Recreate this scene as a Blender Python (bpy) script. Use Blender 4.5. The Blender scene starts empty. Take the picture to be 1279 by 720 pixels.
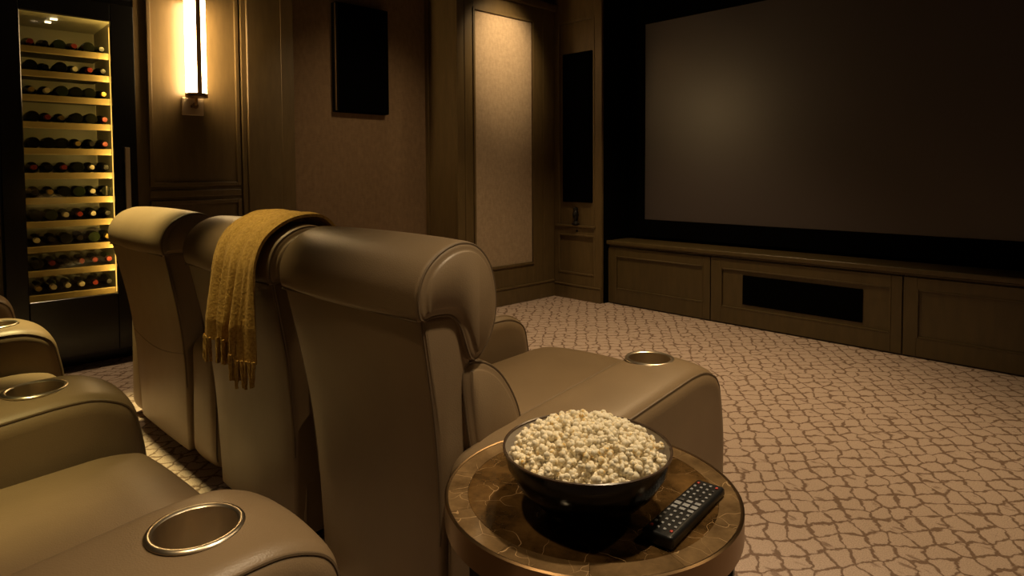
import bpy, bmesh, math, random
import numpy as np
from mathutils import Vector, Matrix
from mathutils import noise as mnoise

random.seed(7)
PI = math.pi
SC = bpy.context.scene
COL = SC.collection

# ------------------------------------------------------------------ materials
def M_new(name):
    m = bpy.data.materials.new(name)
    m.use_nodes = True
    nt = m.node_tree
    return m, nt, nt.nodes['Principled BSDF']

def setp(b, **k):
    names = {'color': 'Base Color', 'rough': 'Roughness', 'metal': 'Metallic', 'spec': 'Specular IOR Level',
             'coat': 'Coat Weight', 'coatr': 'Coat Roughness', 'ecol': 'Emission Color', 'estr': 'Emission Strength',
             'sheen': 'Sheen Weight'}
    for q, v in k.items():
        if q in ('color', 'ecol'):
            v = (*v, 1)
        b.inputs[names[q]].default_value = v

def lk(nt, a, b):
    nt.links.new(a, b)

def nd(nt, t, **k):
    n = nt.nodes.new(t)
    for q, v in k.items():
        setattr(n, q, v)
    return n

def bump(nt, b, height, strength, dist):
    n = nd(nt, 'ShaderNodeBump')
    n.inputs['Strength'].default_value = strength
    n.inputs['Distance'].default_value = dist
    lk(nt, height, n.inputs['Height'])
    lk(nt, n.outputs['Normal'], b.inputs['Normal'])

def coords(nt, scale=(1, 1, 1), rot=(0, 0, 0)):
    tc = nd(nt, 'ShaderNodeTexCoord')
    mp = nd(nt, 'ShaderNodeMapping')
    mp.inputs['Scale'].default_value = scale
    mp.inputs['Rotation'].default_value = rot
    lk(nt, tc.outputs['Object'], mp.inputs['Vector'])
    return mp.outputs['Vector']

def noise(nt, vec, scale, detail=3, rough=.55):
    n = nd(nt, 'ShaderNodeTexNoise')
    n.inputs['Scale'].default_value = scale
    n.inputs['Detail'].default_value = detail
    n.inputs['Roughness'].default_value = rough
    lk(nt, vec, n.inputs['Vector'])
    return n

def ramp(nt, fac, stops):
    r = nd(nt, 'ShaderNodeValToRGB')
    e = r.color_ramp.elements
    while len(e) < len(stops):
        e.new(.5)
    for q, (p, c) in zip(e, stops):
        q.position = p
        q.color = (*c, 1)
    lk(nt, fac, r.inputs['Fac'])
    return r.outputs['Color']

def plain(name, color, rough=.5, metal=0, **k):
    m, nt, b = M_new(name)
    setp(b, color=color, rough=rough, metal=metal, **k)
    return m

def wood_paint(name, color, rough=.38):
    m, nt, b = M_new(name)
    setp(b, rough=rough, spec=.5)
    v = coords(nt, (3, 3, .6))
    n = noise(nt, v, 9, 5)
    c = ramp(nt, n.outputs['Fac'], [(.3, tuple(q * .85 for q in color)), (.7, tuple(q * 1.12 for q in color))])
    lk(nt, c, b.inputs['Base Color'])
    n2 = noise(nt, coords(nt, (60, 60, 6)), 6, 3)
    bump(nt, b, n2.outputs['Fac'], .08, .002)
    return m

def leather(name, color, rough=.4):
    m, nt, b = M_new(name)
    setp(b, spec=.5)
    v = coords(nt)
    n = noise(nt, v, 3.2, 4)
    c = ramp(nt, n.outputs['Fac'], [(.3, tuple(q * .88 for q in color)), (.7, tuple(q * 1.1 for q in color))])
    lk(nt, c, b.inputs['Base Color'])
    rr = nd(nt, 'ShaderNodeMapRange')
    rr.inputs['To Min'].default_value = rough - .05
    rr.inputs['To Max'].default_value = rough + .08
    lk(nt, noise(nt, v, 11, 4).outputs['Fac'], rr.inputs['Value'])
    lk(nt, rr.outputs['Result'], b.inputs['Roughness'])
    vo = nd(nt, 'ShaderNodeTexVoronoi')
    vo.inputs['Scale'].default_value = 320
    lk(nt, v, vo.inputs['Vector'])
    big = noise(nt, v, 7, 3)
    mx = nd(nt, 'ShaderNodeMath', operation='MULTIPLY_ADD')
    lk(nt, big.outputs['Fac'], mx.inputs[0])
    mx.inputs[1].default_value = 4.5
    lk(nt, vo.outputs['Distance'], mx.inputs[2])
    bump(nt, b, mx.outputs[0], .16, .0016)
    return m

def fabric(name, color, sx=260, sy=260, sz=260, amt=.25, rough=.85, coarse=.1):
    m, nt, b = M_new(name)
    setp(b, rough=rough, spec=.2)
    a = noise(nt, coords(nt, (sx, sy * .12, sz * .05)), 1, 2)
    c2 = noise(nt, coords(nt, (sx, sy * .05, sz)), 1, 2)
    add = nd(nt, 'ShaderNodeMath', operation='ADD')
    lk(nt, a.outputs['Fac'], add.inputs[0]); lk(nt, c2.outputs['Fac'], add.inputs[1])
    hf = nd(nt, 'ShaderNodeMath', operation='MULTIPLY')
    lk(nt, add.outputs[0], hf.inputs[0]); hf.inputs[1].default_value = .5
    c = ramp(nt, hf.outputs[0], [(.35, tuple(q * (1 - amt) for q in color)), (.65, tuple(q * (1 + amt) for q in color))])
    lk(nt, c, b.inputs['Base Color'])
    bump(nt, b, hf.outputs[0], .5, .002)
    return m

def carpet_mat():
    m, nt, b = M_new('patterned_carpet')
    setp(b, rough=.95, spec=.1)
    tc = nd(nt, 'ShaderNodeTexCoord')
    # wobble the lattice
    nz = noise(nt, tc.outputs['Object'], 5.5, 2)
    sub = nd(nt, 'ShaderNodeVectorMath', operation='SUBTRACT')
    lk(nt, nz.outputs['Color'], sub.inputs[0]); sub.inputs[1].default_value = (.5, .5, .5)
    sc = nd(nt, 'ShaderNodeVectorMath', operation='SCALE')
    lk(nt, sub.outputs[0], sc.inputs[0]); sc.inputs['Scale'].default_value = .075
    ad = nd(nt, 'ShaderNodeVectorMath', operation='ADD')
    lk(nt, tc.outputs['Object'], ad.inputs[0]); lk(nt, sc.outputs[0], ad.inputs[1])
    nz2 = noise(nt, tc.outputs['Object'], 34, 2)
    sub2 = nd(nt, 'ShaderNodeVectorMath', operation='SUBTRACT')
    lk(nt, nz2.outputs['Color'], sub2.inputs[0]); sub2.inputs[1].default_value = (.5, .5, .5)
    sc2 = nd(nt, 'ShaderNodeVectorMath', operation='MULTIPLY_ADD')
    lk(nt, sub2.outputs[0], sc2.inputs[0]); sc2.inputs[1].default_value = (.030, .030, 0); lk(nt, ad.outputs[0], sc2.inputs[2])
    ad = sc2
    mp = nd(nt, 'ShaderNodeMapping')
    mp.inputs['Rotation'].default_value = (0, 0, PI / 4)
    sk = nd(nt, 'ShaderNodeMapping')
    sk.inputs['Scale'].default_value = (1 / .150, 1 / .185, 0)
    lk(nt, ad.outputs[0], sk.inputs['Vector'])
    lk(nt, sk.outputs[0], mp.inputs['Vector'])
    s2 = nd(nt, 'ShaderNodeVectorMath', operation='SCALE')
    lk(nt, mp.outputs[0], s2.inputs[0]); s2.inputs['Scale'].default_value = 2.15
    vo = nd(nt, 'ShaderNodeTexVoronoi', feature='DISTANCE_TO_EDGE', voronoi_dimensions='2D')
    vo.inputs['Scale'].default_value = 1
    vo.inputs['Randomness'].default_value = .40
    lk(nt, s2.outputs[0], vo.inputs['Vector'])
    # uneven line weight
    wn = noise(nt, tc.outputs['Object'], 13, 3)
    mr = nd(nt, 'ShaderNodeMapRange')
    mr.inputs['From Min'].default_value = .3; mr.inputs['From Max'].default_value = .7
    mr.inputs['To Min'].default_value = -.03; mr.inputs['To Max'].default_value = .075
    lk(nt, wn.outputs['Fac'], mr.inputs['Value'])
    df = nd(nt, 'ShaderNodeMath', operation='SUBTRACT')
    lk(nt, vo.outputs['Distance'], df.inputs[0]); lk(nt, mr.outputs[0], df.inputs[1])
    line = nd(nt, 'ShaderNodeMapRange', interpolation_type='SMOOTHSTEP')
    line.inputs['From Min'].default_value = .005; line.inputs['From Max'].default_value = .075
    lk(nt, df.outputs[0], line.inputs['Value'])
    # small dark flecks inside the cells
    fl = noise(nt, coords(nt, (9, 22, 1), (0, 0, .5)), 1, 2)
    flk = nd(nt, 'ShaderNodeMapRange', interpolation_type='SMOOTHSTEP')
    flk.inputs['From Min'].default_value = .62; flk.inputs['From Max'].default_value = .70
    flk.inputs['To Min'].default_value = 1; flk.inputs['To Max'].default_value = .25
    lk(nt, fl.outputs['Fac'], flk.inputs['Value'])
    mul = nd(nt, 'ShaderNodeMath', operation='MULTIPLY')
    lk(nt, line.outputs[0], mul.inputs[0]); lk(nt, flk.outputs[0], mul.inputs[1])
    base = ramp(nt, mul.outputs[0], [(0, (.24, .165, .13)), (1, (.57, .45, .395))])
    pile = noise(nt, tc.outputs['Object'], 240, 3)
    pc = ramp(nt, pile.outputs['Fac'], [(.25, (.62, .62, .62)), (.75, (1.15, 1.15, 1.15))])
    mixc = nd(nt, 'ShaderNodeMix', data_type='RGBA', blend_type='MULTIPLY')
    mixc.inputs[0].default_value = 1
    lk(nt, base, mixc.inputs[6]); lk(nt, pc, mixc.inputs[7])
    lk(nt, mixc.outputs[2], b.inputs['Base Color'])
    had = nd(nt, 'ShaderNodeMath', operation='MULTIPLY_ADD')
    lk(nt, mul.outputs[0], had.inputs[0]); had.inputs[1].default_value = .8
    lk(nt, pile.outputs['Fac'], had.inputs[2])
    bump(nt, b, had.outputs[0], .6, .006)
    return m

def marble_mat(name, lo, hi, border=False):
    m, nt, b = M_new(name)
    setp(b, rough=.07, spec=.6)
    tc = nd(nt, 'ShaderNodeTexCoord')
    vec = tc.outputs['Object']
    if border:
        geo = nd(nt, 'ShaderNodeNewGeometry')
        cb = nd(nt, 'ShaderNodeCombineXYZ')
        lk(nt, geo.outputs['Random Per Island'], cb.inputs['X'])
        ad0 = nd(nt, 'ShaderNodeVectorMath', operation='MULTIPLY_ADD')
        lk(nt, cb.outputs[0], ad0.inputs[0]); ad0.inputs[1].default_value = (7, 3, 2); lk(nt, vec, ad0.inputs[2])
        vec = ad0.outputs[0]
    n1 = noise(nt, vec, 11, 6, .65)
    base = ramp(nt, n1.outputs['Fac'], [(.3, lo), (.52, tuple((a + c) / 2 for a, c in zip(lo, hi))), (.72, hi)])
    nw = noise(nt, vec, 6, 3)
    sc = nd(nt, 'ShaderNodeVectorMath', operation='SCALE'); sc.inputs['Scale'].default_value = .16
    lk(nt, nw.outputs['Color'], sc.inputs[0])
    ad = nd(nt, 'ShaderNodeVectorMath', operation='ADD')
    lk(nt, vec, ad.inputs[0]); lk(nt, sc.outputs[0], ad.inputs[1])
    vo = nd(nt, 'ShaderNodeTexVoronoi', feature='DISTANCE_TO_EDGE')
    vo.inputs['Scale'].default_value = 17
    lk(nt, ad.outputs[0], vo.inputs['Vector'])
    msk = noise(nt, vec, 8, 2)
    th = nd(nt, 'ShaderNodeMapRange')
    th.inputs['From Min'].default_value = .45; th.inputs['From Max'].default_value = .65
    th.inputs['To Min'].default_value = .0; th.inputs['To Max'].default_value = .013
    lk(nt, msk.outputs['Fac'], th.inputs['Value'])
    ls = nd(nt, 'ShaderNodeMath', operation='LESS_THAN')
    lk(nt, vo.outputs['Distance'], ls.inputs[0]); lk(nt, th.outputs[0], ls.inputs[1])
    mx = nd(nt, 'ShaderNodeMix', data_type='RGBA')
    lk(nt, ls.outputs[0], mx.inputs[0]); lk(nt, base, mx.inputs[6]); mx.inputs[7].default_value = (.42, .28, .15, 1)
    lk(nt, mx.outputs[2], b.inputs['Base Color'])
    return m

def glass_mat():
    m = bpy.data.materials.new('door_glass'); m.use_nodes = True
    nt = m.node_tree; nt.nodes.clear()
    o = nd(nt, 'ShaderNodeOutputMaterial')
    t = nd(nt, 'ShaderNodeBsdfTransparent'); t.inputs[0].default_value = (.86, .86, .84, 1)
    g = nd(nt, 'ShaderNodeBsdfGlossy'); g.inputs['Roughness'].default_value = .03
    fr = nd(nt, 'ShaderNodeFresnel'); fr.inputs[0].default_value = 1.45
    mx = nd(nt, 'ShaderNodeMixShader')
    lk(nt, fr.outputs[0], mx.inputs[0]); lk(nt, t.outputs[0], mx.inputs[1]); lk(nt, g.outputs[0], mx.inputs[2])
    lk(nt, mx.outputs[0], o.inputs[0])
    return m

def emit(name, col, s):
    m, nt, b = M_new(name)
    setp(b, color=(.8, .75, .65), ecol=col, estr=s, rough=.4)
    return m

def popcorn_mat():
    m, nt, b = M_new('popcorn')
    setp(b, rough=.75, spec=.2)
    v = coords(nt)
    info = nd(nt, 'ShaderNodeObjectInfo')
    n = noise(nt, v, 140, 2)
    ad = nd(nt, 'ShaderNodeMath', operation='MULTIPLY_ADD')
    lk(nt, info.outputs['Random'], ad.inputs[0]); ad.inputs[1].default_value = .22; lk(nt, n.outputs['Fac'], ad.inputs[2])
    c = ramp(nt, ad.outputs[0], [(.36, (.80, .50, .13)), (.45, (.92, .78, .50)), (.58, (.96, .88, .70))])
    lk(nt, c, b.inputs['Base Color'])
    n2 = noise(nt, v, 420, 2)
    bump(nt, b, n2.outputs['Fac'], .3, .002)
    return m

OLIVE = (.118, .082, .036)
MT = {
    'paint': wood_paint('olive_brown_paint', OLIVE),
    'cab': wood_paint('cabinet_paint', (.070, .049, .018)),
    'wallcloth': fabric('wall_cloth', (.20, .135, .082), 330, 330, 330, .16),
    'linen': fabric('linen_weave', (.40, .31, .22), 420, 420, 560, .16),
    'leather': leather('taupe_leather', (.240, .170, .100)),
    'piping': leather('leather_piping', (.15, .105, .062), .5),
    'carpet': carpet_mat(),
    'marble': marble_mat('dark_brown_marble', (.010, .005, .0015), (.19, .105, .036)),
    'marbleb': marble_mat('brown_marble_border', (.07, .042, .018), (.27, .175, .085), True),
    'bronze': plain('brushed_bronze', (.30, .20, .11), .32, 1),
    'darkmetal': plain('blackened_metal', (.012, .011, .010), .45, .6),
    'steel': plain('brushed_steel', (.74, .65, .52), .3, 1),
    'black': plain('black_gloss', (.006, .006, .006), .22),
    'blackmat': plain('black_velvet', (.0015, .0015, .0015), .95, 0, spec=.03),
    'grille': plain('black_grille_cloth', (.0012, .0012, .0012), .95, 0, spec=.02),
    'screen': plain('projection_fabric', (.062, .050, .054), .36, 0, spec=.75),
    'throw': None, 'popcorn': popcorn_mat(),
    'bowl_in': plain('bowl_glaze_inside', (.40, .35, .29), .3),
    'bowl_out': plain('bowl_glaze_outside', (.003, .0025, .0025), .16, 0, spec=.15),
    'rim': plain('bowl_rim_glaze', (.07, .045, .03), .25),
    'glass': glass_mat(),
    'remote': plain('black_plastic', (.012, .012, .013), .35),
    'key': plain('grey_rubber', (.30, .31, .33), .5),
    'keyred': plain('red_rubber', (.50, .06, .045), .5),
    'keydark': plain('dark_rubber', (.05, .05, .055), .45),
    'shelfwood': plain('shelf_front_beech', (.30, .22, .11), .4),
    'cavity': plain('cabinet_lining', (.42, .38, .28), .4),
    'bottle': plain('dark_bottle_glass', (.008, .009, .006), .08, 0, spec=.7),
    'bottlegreen': plain('green_bottle_glass', (.02, .028, .012), .08, 0, spec=.7),
    'capred': plain('red_capsule', (.22, .025, .018), .35),
    'capgold': plain('gold_capsule', (.55, .38, .12), .3, .7),
    'capwhite': plain('cream_capsule', (.62, .54, .42), .4),
    'capblack': plain('black_capsule', (.012, .01, .01), .3),
    'led': emit('cabinet_led', (1, .50, .085), 2.0),
    'ledtop': emit('cabinet_top_led', (1, .80, .45), 5),
    'tube': emit('lamp_tube', (1, .66, .30), 33),
    'lampface': emit('downlight_lens', (1, .72, .42), 6),
    'ceil': plain('dark_ceiling_paint', (.03, .026, .02), .9),
    'plaster': plain('dark_wall_paint', (.07, .055, .038), .8),
    'strip': plain('aged_brass_strip', (.50, .33, .17), .4, .2),
    'plate': plain('nickel_plate', (.52, .42, .29), .38, .35),
}
def throw_mat():
    m, nt, b = M_new('mustard_wool')
    setp(b, rough=.95, spec=.1, sheen=.35)
    b.inputs['Sheen Tint'].default_value = (.8, .55, .25, 1)
    v = coords(nt)
    n = noise(nt, v, 130, 3)
    c = ramp(nt, n.outputs['Fac'], [(.3, (.30, .175, .04)), (.7, (.52, .335, .09))])
    lk(nt, c, b.inputs['Base Color'])
    bump(nt, b, n.outputs['Fac'], .45, .005)
    return m
MT['throw'] = throw_mat()

# ------------------------------------------------------------------ object helpers
def obj(name, bm, mat, parent=None, smooth=False, angle=40, loc=None):
    me = bpy.data.meshes.new(name)
    bmesh.ops.recalc_face_normals(bm, faces=bm.faces)
    if bm.calc_volume(signed=True) < 0:
        bmesh.ops.reverse_faces(bm, faces=bm.faces)
    bm.to_mesh(me); bm.free()
    for q in (mat if isinstance(mat, (list, tuple)) else [mat]):
        me.materials.append(MT[q])
    if smooth:
        for p in me.polygons:
            p.use_smooth = True
        me.set_sharp_from_angle(angle=math.radians(angle))
    o = bpy.data.objects.new(name, me)
    COL.objects.link(o)
    if parent:
        o.parent = parent
    if loc:
        o.location = loc
    return o

def tag(o, label, cat, group=None, kind=None):
    o['label'] = label; o['category'] = cat
    if group: o['group'] = group
    if kind: o['kind'] = kind
    return o

def thing(name, label, cat, loc=(0, 0, 0), rz=0, group=None):
    o = bpy.data.objects.new(name, None)
    COL.objects.link(o)
    o.location = loc; o.rotation_euler = (0, 0, rz)
    o.empty_display_size = .1
    return tag(o, label, cat, group)

def struct(name, bm, mat, label=None, cat=None, smooth=False, parent=None):
    o = obj(name, bm, mat, parent, smooth)
    if parent is None:
        o['kind'] = 'structure'
        o['label'] = label; o['category'] = cat
    return o

def BM():
    return bmesh.new()

def bx(bm, lo, hi, bev=0, seg=1):
    t = bmesh.new()
    bmesh.ops.create_cube(t, size=1)
    lo, hi = Vector(lo), Vector(hi)
    for v in t.verts:
        v.co = Vector((lo[i] + (v.co[i] + .5) * (hi[i] - lo[i]) for i in range(3)))
    if bev:
        bmesh.ops.bevel(t, geom=list(t.edges), offset=bev, segments=seg, profile=.6, affect='EDGES', clamp_overlap=True)
    join(bm, t)

def join(bm, t, mat=None):
    if mat is not None:
        t.transform(mat)
    vs = [bm.verts.new(v.co) for v in t.verts]
    t.verts.index_update()
    for f in t.faces:
        try:
            g = bm.faces.new([vs[v.index] for v in f.verts]); g.smooth = f.smooth; g.material_index = f.material_index
        except ValueError:
            pass
    t.free()

def lathe(bm, prof, n=48, c=(0, 0, 0), axis='z', closed=False, cap=True):
    rings = []
    for r, z in prof:
        ring = []
        for i in range(n):
            a = 2 * PI * i / n
            p = (r * math.cos(a), r * math.sin(a), z)
            if axis == 'x':
                p = (z, r * math.cos(a), r * math.sin(a))
            ring.append(bm.verts.new((p[0] + c[0], p[1] + c[1], p[2] + c[2])))
        rings.append(ring)
    m = len(rings)
    for k in range(m if closed else m - 1):
        A, B = rings[k], rings[(k + 1) % m]
        for i in range(n):
            j = (i + 1) % n
            bm.faces.new((A[i], A[j], B[j], B[i]))
    if not closed:
        if cap and prof[0][0] > 1e-5: bm.faces.new(list(reversed(rings[0])))
        if prof[-1][0] > 1e-5: bm.faces.new(rings[-1])
        bmesh.ops.remove_doubles(bm, verts=[v for r in (rings[0], rings[-1]) for v in r], dist=1e-6)

def tube(bm, pts, r, n=8, closed=False, taper=None):
    pts = [Vector(p) for p in pts]
    m = len(pts)
    rings = []
    prev = None
    for i, p in enumerate(pts):
        if closed:
            d = pts[(i + 1) % m] - pts[i - 1]
        else:
            d = pts[min(i + 1, m - 1)] - pts[max(i - 1, 0)]
        d.normalize()
        if prev is None:
            u = d.orthogonal().normalized()
        else:
            u = (prev - d * prev.dot(d))
            u = u.normalized() if u.length > 1e-6 else d.orthogonal().normalized()
        prev = u
        w = d.cross(u)
        rr = r * (taper(i / (m - 1)) if taper else 1)
        rings.append([bm.verts.new(p + (u * math.cos(2 * PI * k / n) + w * math.sin(2 * PI * k / n)) * rr) for k in range(n)])
    for i in range(m if closed else m - 1):
        A, B = rings[i], rings[(i + 1) % m]
        for k in range(n):
            bm.faces.new((A[k], A[(k + 1) % n], B[(k + 1) % n], B[k]))
    if not closed:
        bm.faces.new(list(reversed(rings[0]))); bm.faces.new(rings[-1])

def rpoly(pts, n=5):
    """closed polygon (a, b, radius) with rounded corners -> dense list"""
    out = []
    m = len(pts)
    for i in range(m):
        p = Vector(pts[i][:2]); r = pts[i][2] if len(pts[i]) > 2 else 0
        if r <= 0:
            out.append(p); continue
        a = Vector(pts[i - 1][:2]) - p; c = Vector(pts[(i + 1) % m][:2]) - p
        la, lc = a.length, c.length
        d = min(r, la * .49, lc * .49)
        A, B = p + a / la * d, p + c / lc * d
        for k in range(n + 1):
            t = k / n
            out.append(A * (1 - t) ** 2 + p * 2 * t * (1 - t) + B * t * t)
    return out

def spline(pts, n=6):
    """closed Catmull-Rom through points"""
    m = len(pts); out = []
    P = [Vector(p[:2]) for p in pts]
    for i in range(m):
        a, b, c, d = P[i - 1], P[i], P[(i + 1) % m], P[(i + 2) % m]
        for k in range(n):
            t = k / n
            out.append(.5 * ((2 * b) + (c - a) * t + (2 * a - 5 * b + 4 * c - d) * t * t + (3 * b - a - 3 * c + d) * t ** 3))
    return out

def area(P):
    return sum(P[i - 1].x * P[i].y - P[i].x * P[i - 1].y for i in range(len(P))) / 2

def inset(P, s):
    m = len(P); out = []
    for i in range(m):
        d1 = (P[i] - P[i - 1]); d2 = (P[(i + 1) % m] - P[i])
        d1 = d1.normalized() if d1.length > 1e-9 else d2.normalized()
        d2 = d2.normalized() if d2.length > 1e-9 else d1
        n1 = Vector((-d1.y, d1.x)); n2 = Vector((-d2.y, d2.x))
        nn = n1 + n2
        nn = nn.normalized() if nn.length > 1e-6 else n1
        k = max(.5, nn.dot(n1))
        out.append(P[i] + nn * (s / k))
    return out

def slab(bm, prof, x0, x1, r, n=5, puff=0, mid=8, dome=0, crease=None):
    """profile in (y, z) swept along x, ends rounded by r, faces puffed outwards by puff"""
    P = prof if area(prof) > 0 else list(reversed(prof))
    secs = []
    if dome:
        secs.append((x0 - dome, r + .006)); secs.append((x0 - dome * .4, r + .003))
    for k in range(n + 1):
        t = k / n * PI / 2
        secs.append((x0 + r * (1 - math.cos(t)), r * (1 - math.sin(t))))
    for k in range(1, mid):
        t = k / mid
        secs.append((x0 + r + (x1 - x0 - 2 * r) * t, -puff * math.sin(PI * t) ** .7))
    for k in range(n, -1, -1):
        t = k / n * PI / 2
        secs.append((x1 - r * (1 - math.cos(t)), r * (1 - math.sin(t))))
    if dome:
        secs += [(x1 + dome * .4, r + .003), (x1 + dome, r + .006)]
    rings = []
    for x, s in secs:
        rings.append([bm.verts.new((x, q.x, q.y)) for q in inset(P, s)])
    m = len(P)
    for A, B in zip(rings, rings[1:]):
        for i in range(m):
            j = (i + 1) % m
            bm.faces.new((A[i], A[j], B[j], B[i]))
    for ring in (rings[0], rings[-1]):
        f = bm.faces.new(ring)
        bmesh.ops.triangulate(bm, faces=[f], ngon_method='EAR_CLIP')

def seam_pts(prof, x, s, i0=None, i1=None):
    P = prof if area(prof) > 0 else list(reversed(prof))
    return [(x, q.x, q.y) for q in inset(P, s)]

# ------------------------------------------------------------------ the room
WX = -.45            # plane of the left wall
FY = .06             # face of the front pillar
CY = .13             # face of the low cabinets
SY = .45             # plane of the screen
XR, YB, ZC = 5.6, -6.3, 2.9

b = BM(); bx(b, (-1.2, YB, -.1), (XR, .8, 0)); struct('floor', b, 'carpet', 'patterned beige and brown carpet over the whole floor', 'carpet')
b = BM(); bx(b, (-1.2, YB, ZC), (XR, .8, ZC + .1)); struct('ceiling', b, 'ceil', 'dark unlit ceiling of the home theater', 'ceiling')
b = BM(); bx(b, (XR, YB, 0), (XR + .1, .8, ZC)); struct('wall_right', b, 'plaster', 'dark side wall right of the seats', 'wall')
b = BM(); bx(b, (-1.2, YB - .1, 0), (XR, YB, ZC)); struct('wall_back', b, 'plaster', 'dark rear wall behind the seats', 'wall')
b = BM(); bx(b, (.585, .56, 0), (XR, .66, ZC)); struct('wall_front', b, 'blackmat', 'black wall behind the projection screen', 'wall')

# left wall with the niche of the wine cabinet left open
NY0, NY1, NZ = -4.085, -3.392, 2.30
b = BM()
bx(b, (WX - .12, YB, 0), (WX, NY0, ZC))
bx(b, (WX - .12, NY0, NZ), (WX, NY1, ZC))
bx(b, (WX - .12, NY1, 0), (WX, -1.13, ZC))
struct('wall_left', b, 'paint', 'olive brown paneled wall on the left side', 'wall')

def moulding(bm, x, y0, y1, z0, z1, w=.03, d=.018):
    """rectangular moulding frame on a wall of constant x (facing +x)"""
    bx(bm, (x, y0, z0), (x + d, y0 + w, z1), .005, 2)
    bx(bm, (x, y1 - w, z0), (x + d, y1, z1), .005, 2)
    bx(bm, (x, y0 + w, z0), (x + d, y1 - w, z0 + w), .005, 2)
    bx(bm, (x, y0 + w, z1 - w), (x + d, y1 - w, z1), .005, 2)

def moulding_y(bm, y, x0, x1, z0, z1, w=.03, d=.018):
    """same on a wall of constant y (facing -y)"""
    bx(bm, (x0, y - d, z0), (x0 + w, y, z1), .005, 2)
    bx(bm, (x1 - w, y - d, z0), (x1, y, z1), .005, 2)
    bx(bm, (x0 + w, y - d, z0), (x1 - w, y, z0 + w), .005, 2)
    bx(bm, (x0 + w, y - d, z1 - w), (x1 - w, y, z1), .005, 2)

# panel behind the sconce: moulding frames above and below the chair rail
b = BM()
moulding(b, WX, -3.325, -2.745, 1.115, 2.72, .026, .022)
moulding(b, WX, -3.325, -2.745, .20, 1.02, .026, .022)
bx(b, (WX, -3.325, 1.045), (WX + .016, -2.745, 1.09), .006, 2)
struct('trim_1', b, 'paint', 'raised panel moulding around the wall sconce', 'moulding')
# flat pilaster right of it
b = BM()
bx(b, (WX, -2.70, 0), (WX + .05, -2.36, ZC), .004)
bx(b, (WX, -2.735, 0), (WX + .03, -2.70, ZC), .006, 2)
bx(b, (WX + .05, -2.455, 0), (WX + .053, -2.36, ZC), .001)
struct('trim_2', b, 'paint', 'flat olive brown pilaster between sconce panel and fabric wall', 'pilaster')
# cloth covered wall field
b = BM(); bx(b, (WX, -2.36, 0), (WX + .02, -1.135, ZC)); struct('wall_left_fabric', b, 'wallcloth', 'brown woven fabric wall field carrying the black speaker', 'wall')

# projecting pier with the lit linen panel
b = BM()
bx(b, (WX, -1.13, 0), (-.03, 0.05, ZC))
PY0, PY1, PZ0, PZ1 = -.95, -.235, .35, 2.585
bx(b, (-.03, -1.13, 0), (0, PY0 - .0, ZC), .003)
bx(b, (-.03, PY1, 0), (0, FY, ZC), .003)
bx(b, (-.03, PY0, 0), (0, PY1, PZ0), .0)
bx(b, (-.03, PY0, PZ1), (0, PY1, ZC), .0)
struct('wall_left_pier', b, 'paint', 'projecting olive brown wall pier holding the lit linen panel', 'wall')
b = BM()
moulding(b, 0, PY0 - .012, PY1 + .012, PZ0 - .012, PZ1 + .012, .022, .014)
bx(b, (0, -1.055, 0.16), (.006, -1.04, ZC), .002)
bx(b, (0, -.10, .16), (.008, -.085, ZC), .002)
bx(b, (WX, -1.145, 0), (WX + .06, -1.13, ZC), .003)
bx(b, (0, -1.13, 2.72), (.05, FY, 2.78), .012, 3)
struct('trim_3', b, 'paint', 'thin moulding framing the lit linen panel', 'moulding')
b = BM()
bx(b, (-.0285, PY0 + .005, PZ0 + .002), (-.004, PY1 - .005, PZ1 - .005), .010, 3)
tag(obj('acoustic_panel', b, 'linen', None, True), 'tall beige linen acoustic panel lit from above in the corner', 'wall panel')
b = BM()
bx(b, (0, -1.15, 0), (.018, FY - .018, .145), .003)
bx(b, (0, -1.15, .145), (.026, FY - .018, .162), .006, 2)
bx(b, (WX, -1.148, 0), (.018, -1.13, .145), .003)
bx(b, (WX + .02, -2.36, 0), (WX + .04, -1.15, .145), .003)
struct('baseboard_left', b, 'paint', 'olive brown baseboard under the linen panel', 'baseboard')

# front pillar with the column speaker
PX = .575
b = BM()
bx(b, (-.03, FY + .02, 0), (PX, .56, ZC))
bx(b, (0, FY, 0), (.055, FY + .02, ZC), .002)
bx(b, (.49, FY, 0), (PX, FY + .02, ZC), .002)
bx(b, (.055, FY, .0), (.49, FY + .02, .245), .002)
bx(b, (.055, FY, .6), (.49, FY + .02, .69), .002)
bx(b, (.055, FY, 2.595), (.49, FY + .02, ZC), .002)
struct('wall_front_pillar', b, 'paint', 'olive brown pillar between the linen panel and the screen', 'pillar')
b = BM()
moulding_y(b, FY + .012, .05, .495, .235, .612, .018, .018)
moulding_y(b, FY + .012, .05, .495, .682, 2.603, .018, .018)
bx(b, (.035, FY - .022, .680), (.505, FY, .700), .006, 2)
struct('trim_4', b, 'paint', 'thin mouldings framing the pillar panels', 'moulding')
b = BM()
bx(b, (.0, FY - .018, 0), (PX, FY, .125), .003)
bx(b, (.0, FY - .024, .125), (PX, FY, .14), .006, 2)
struct('baseboard_front', b, 'paint', 'olive brown baseboard at the foot of the pillar', 'baseboard')
b = BM(); bx(b, (PX, .085, 0), (PX + .008, .56, ZC)); struct('wall_front_reveal', b, 'blackmat', 'black reveal beside the screen', 'wall')

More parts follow.
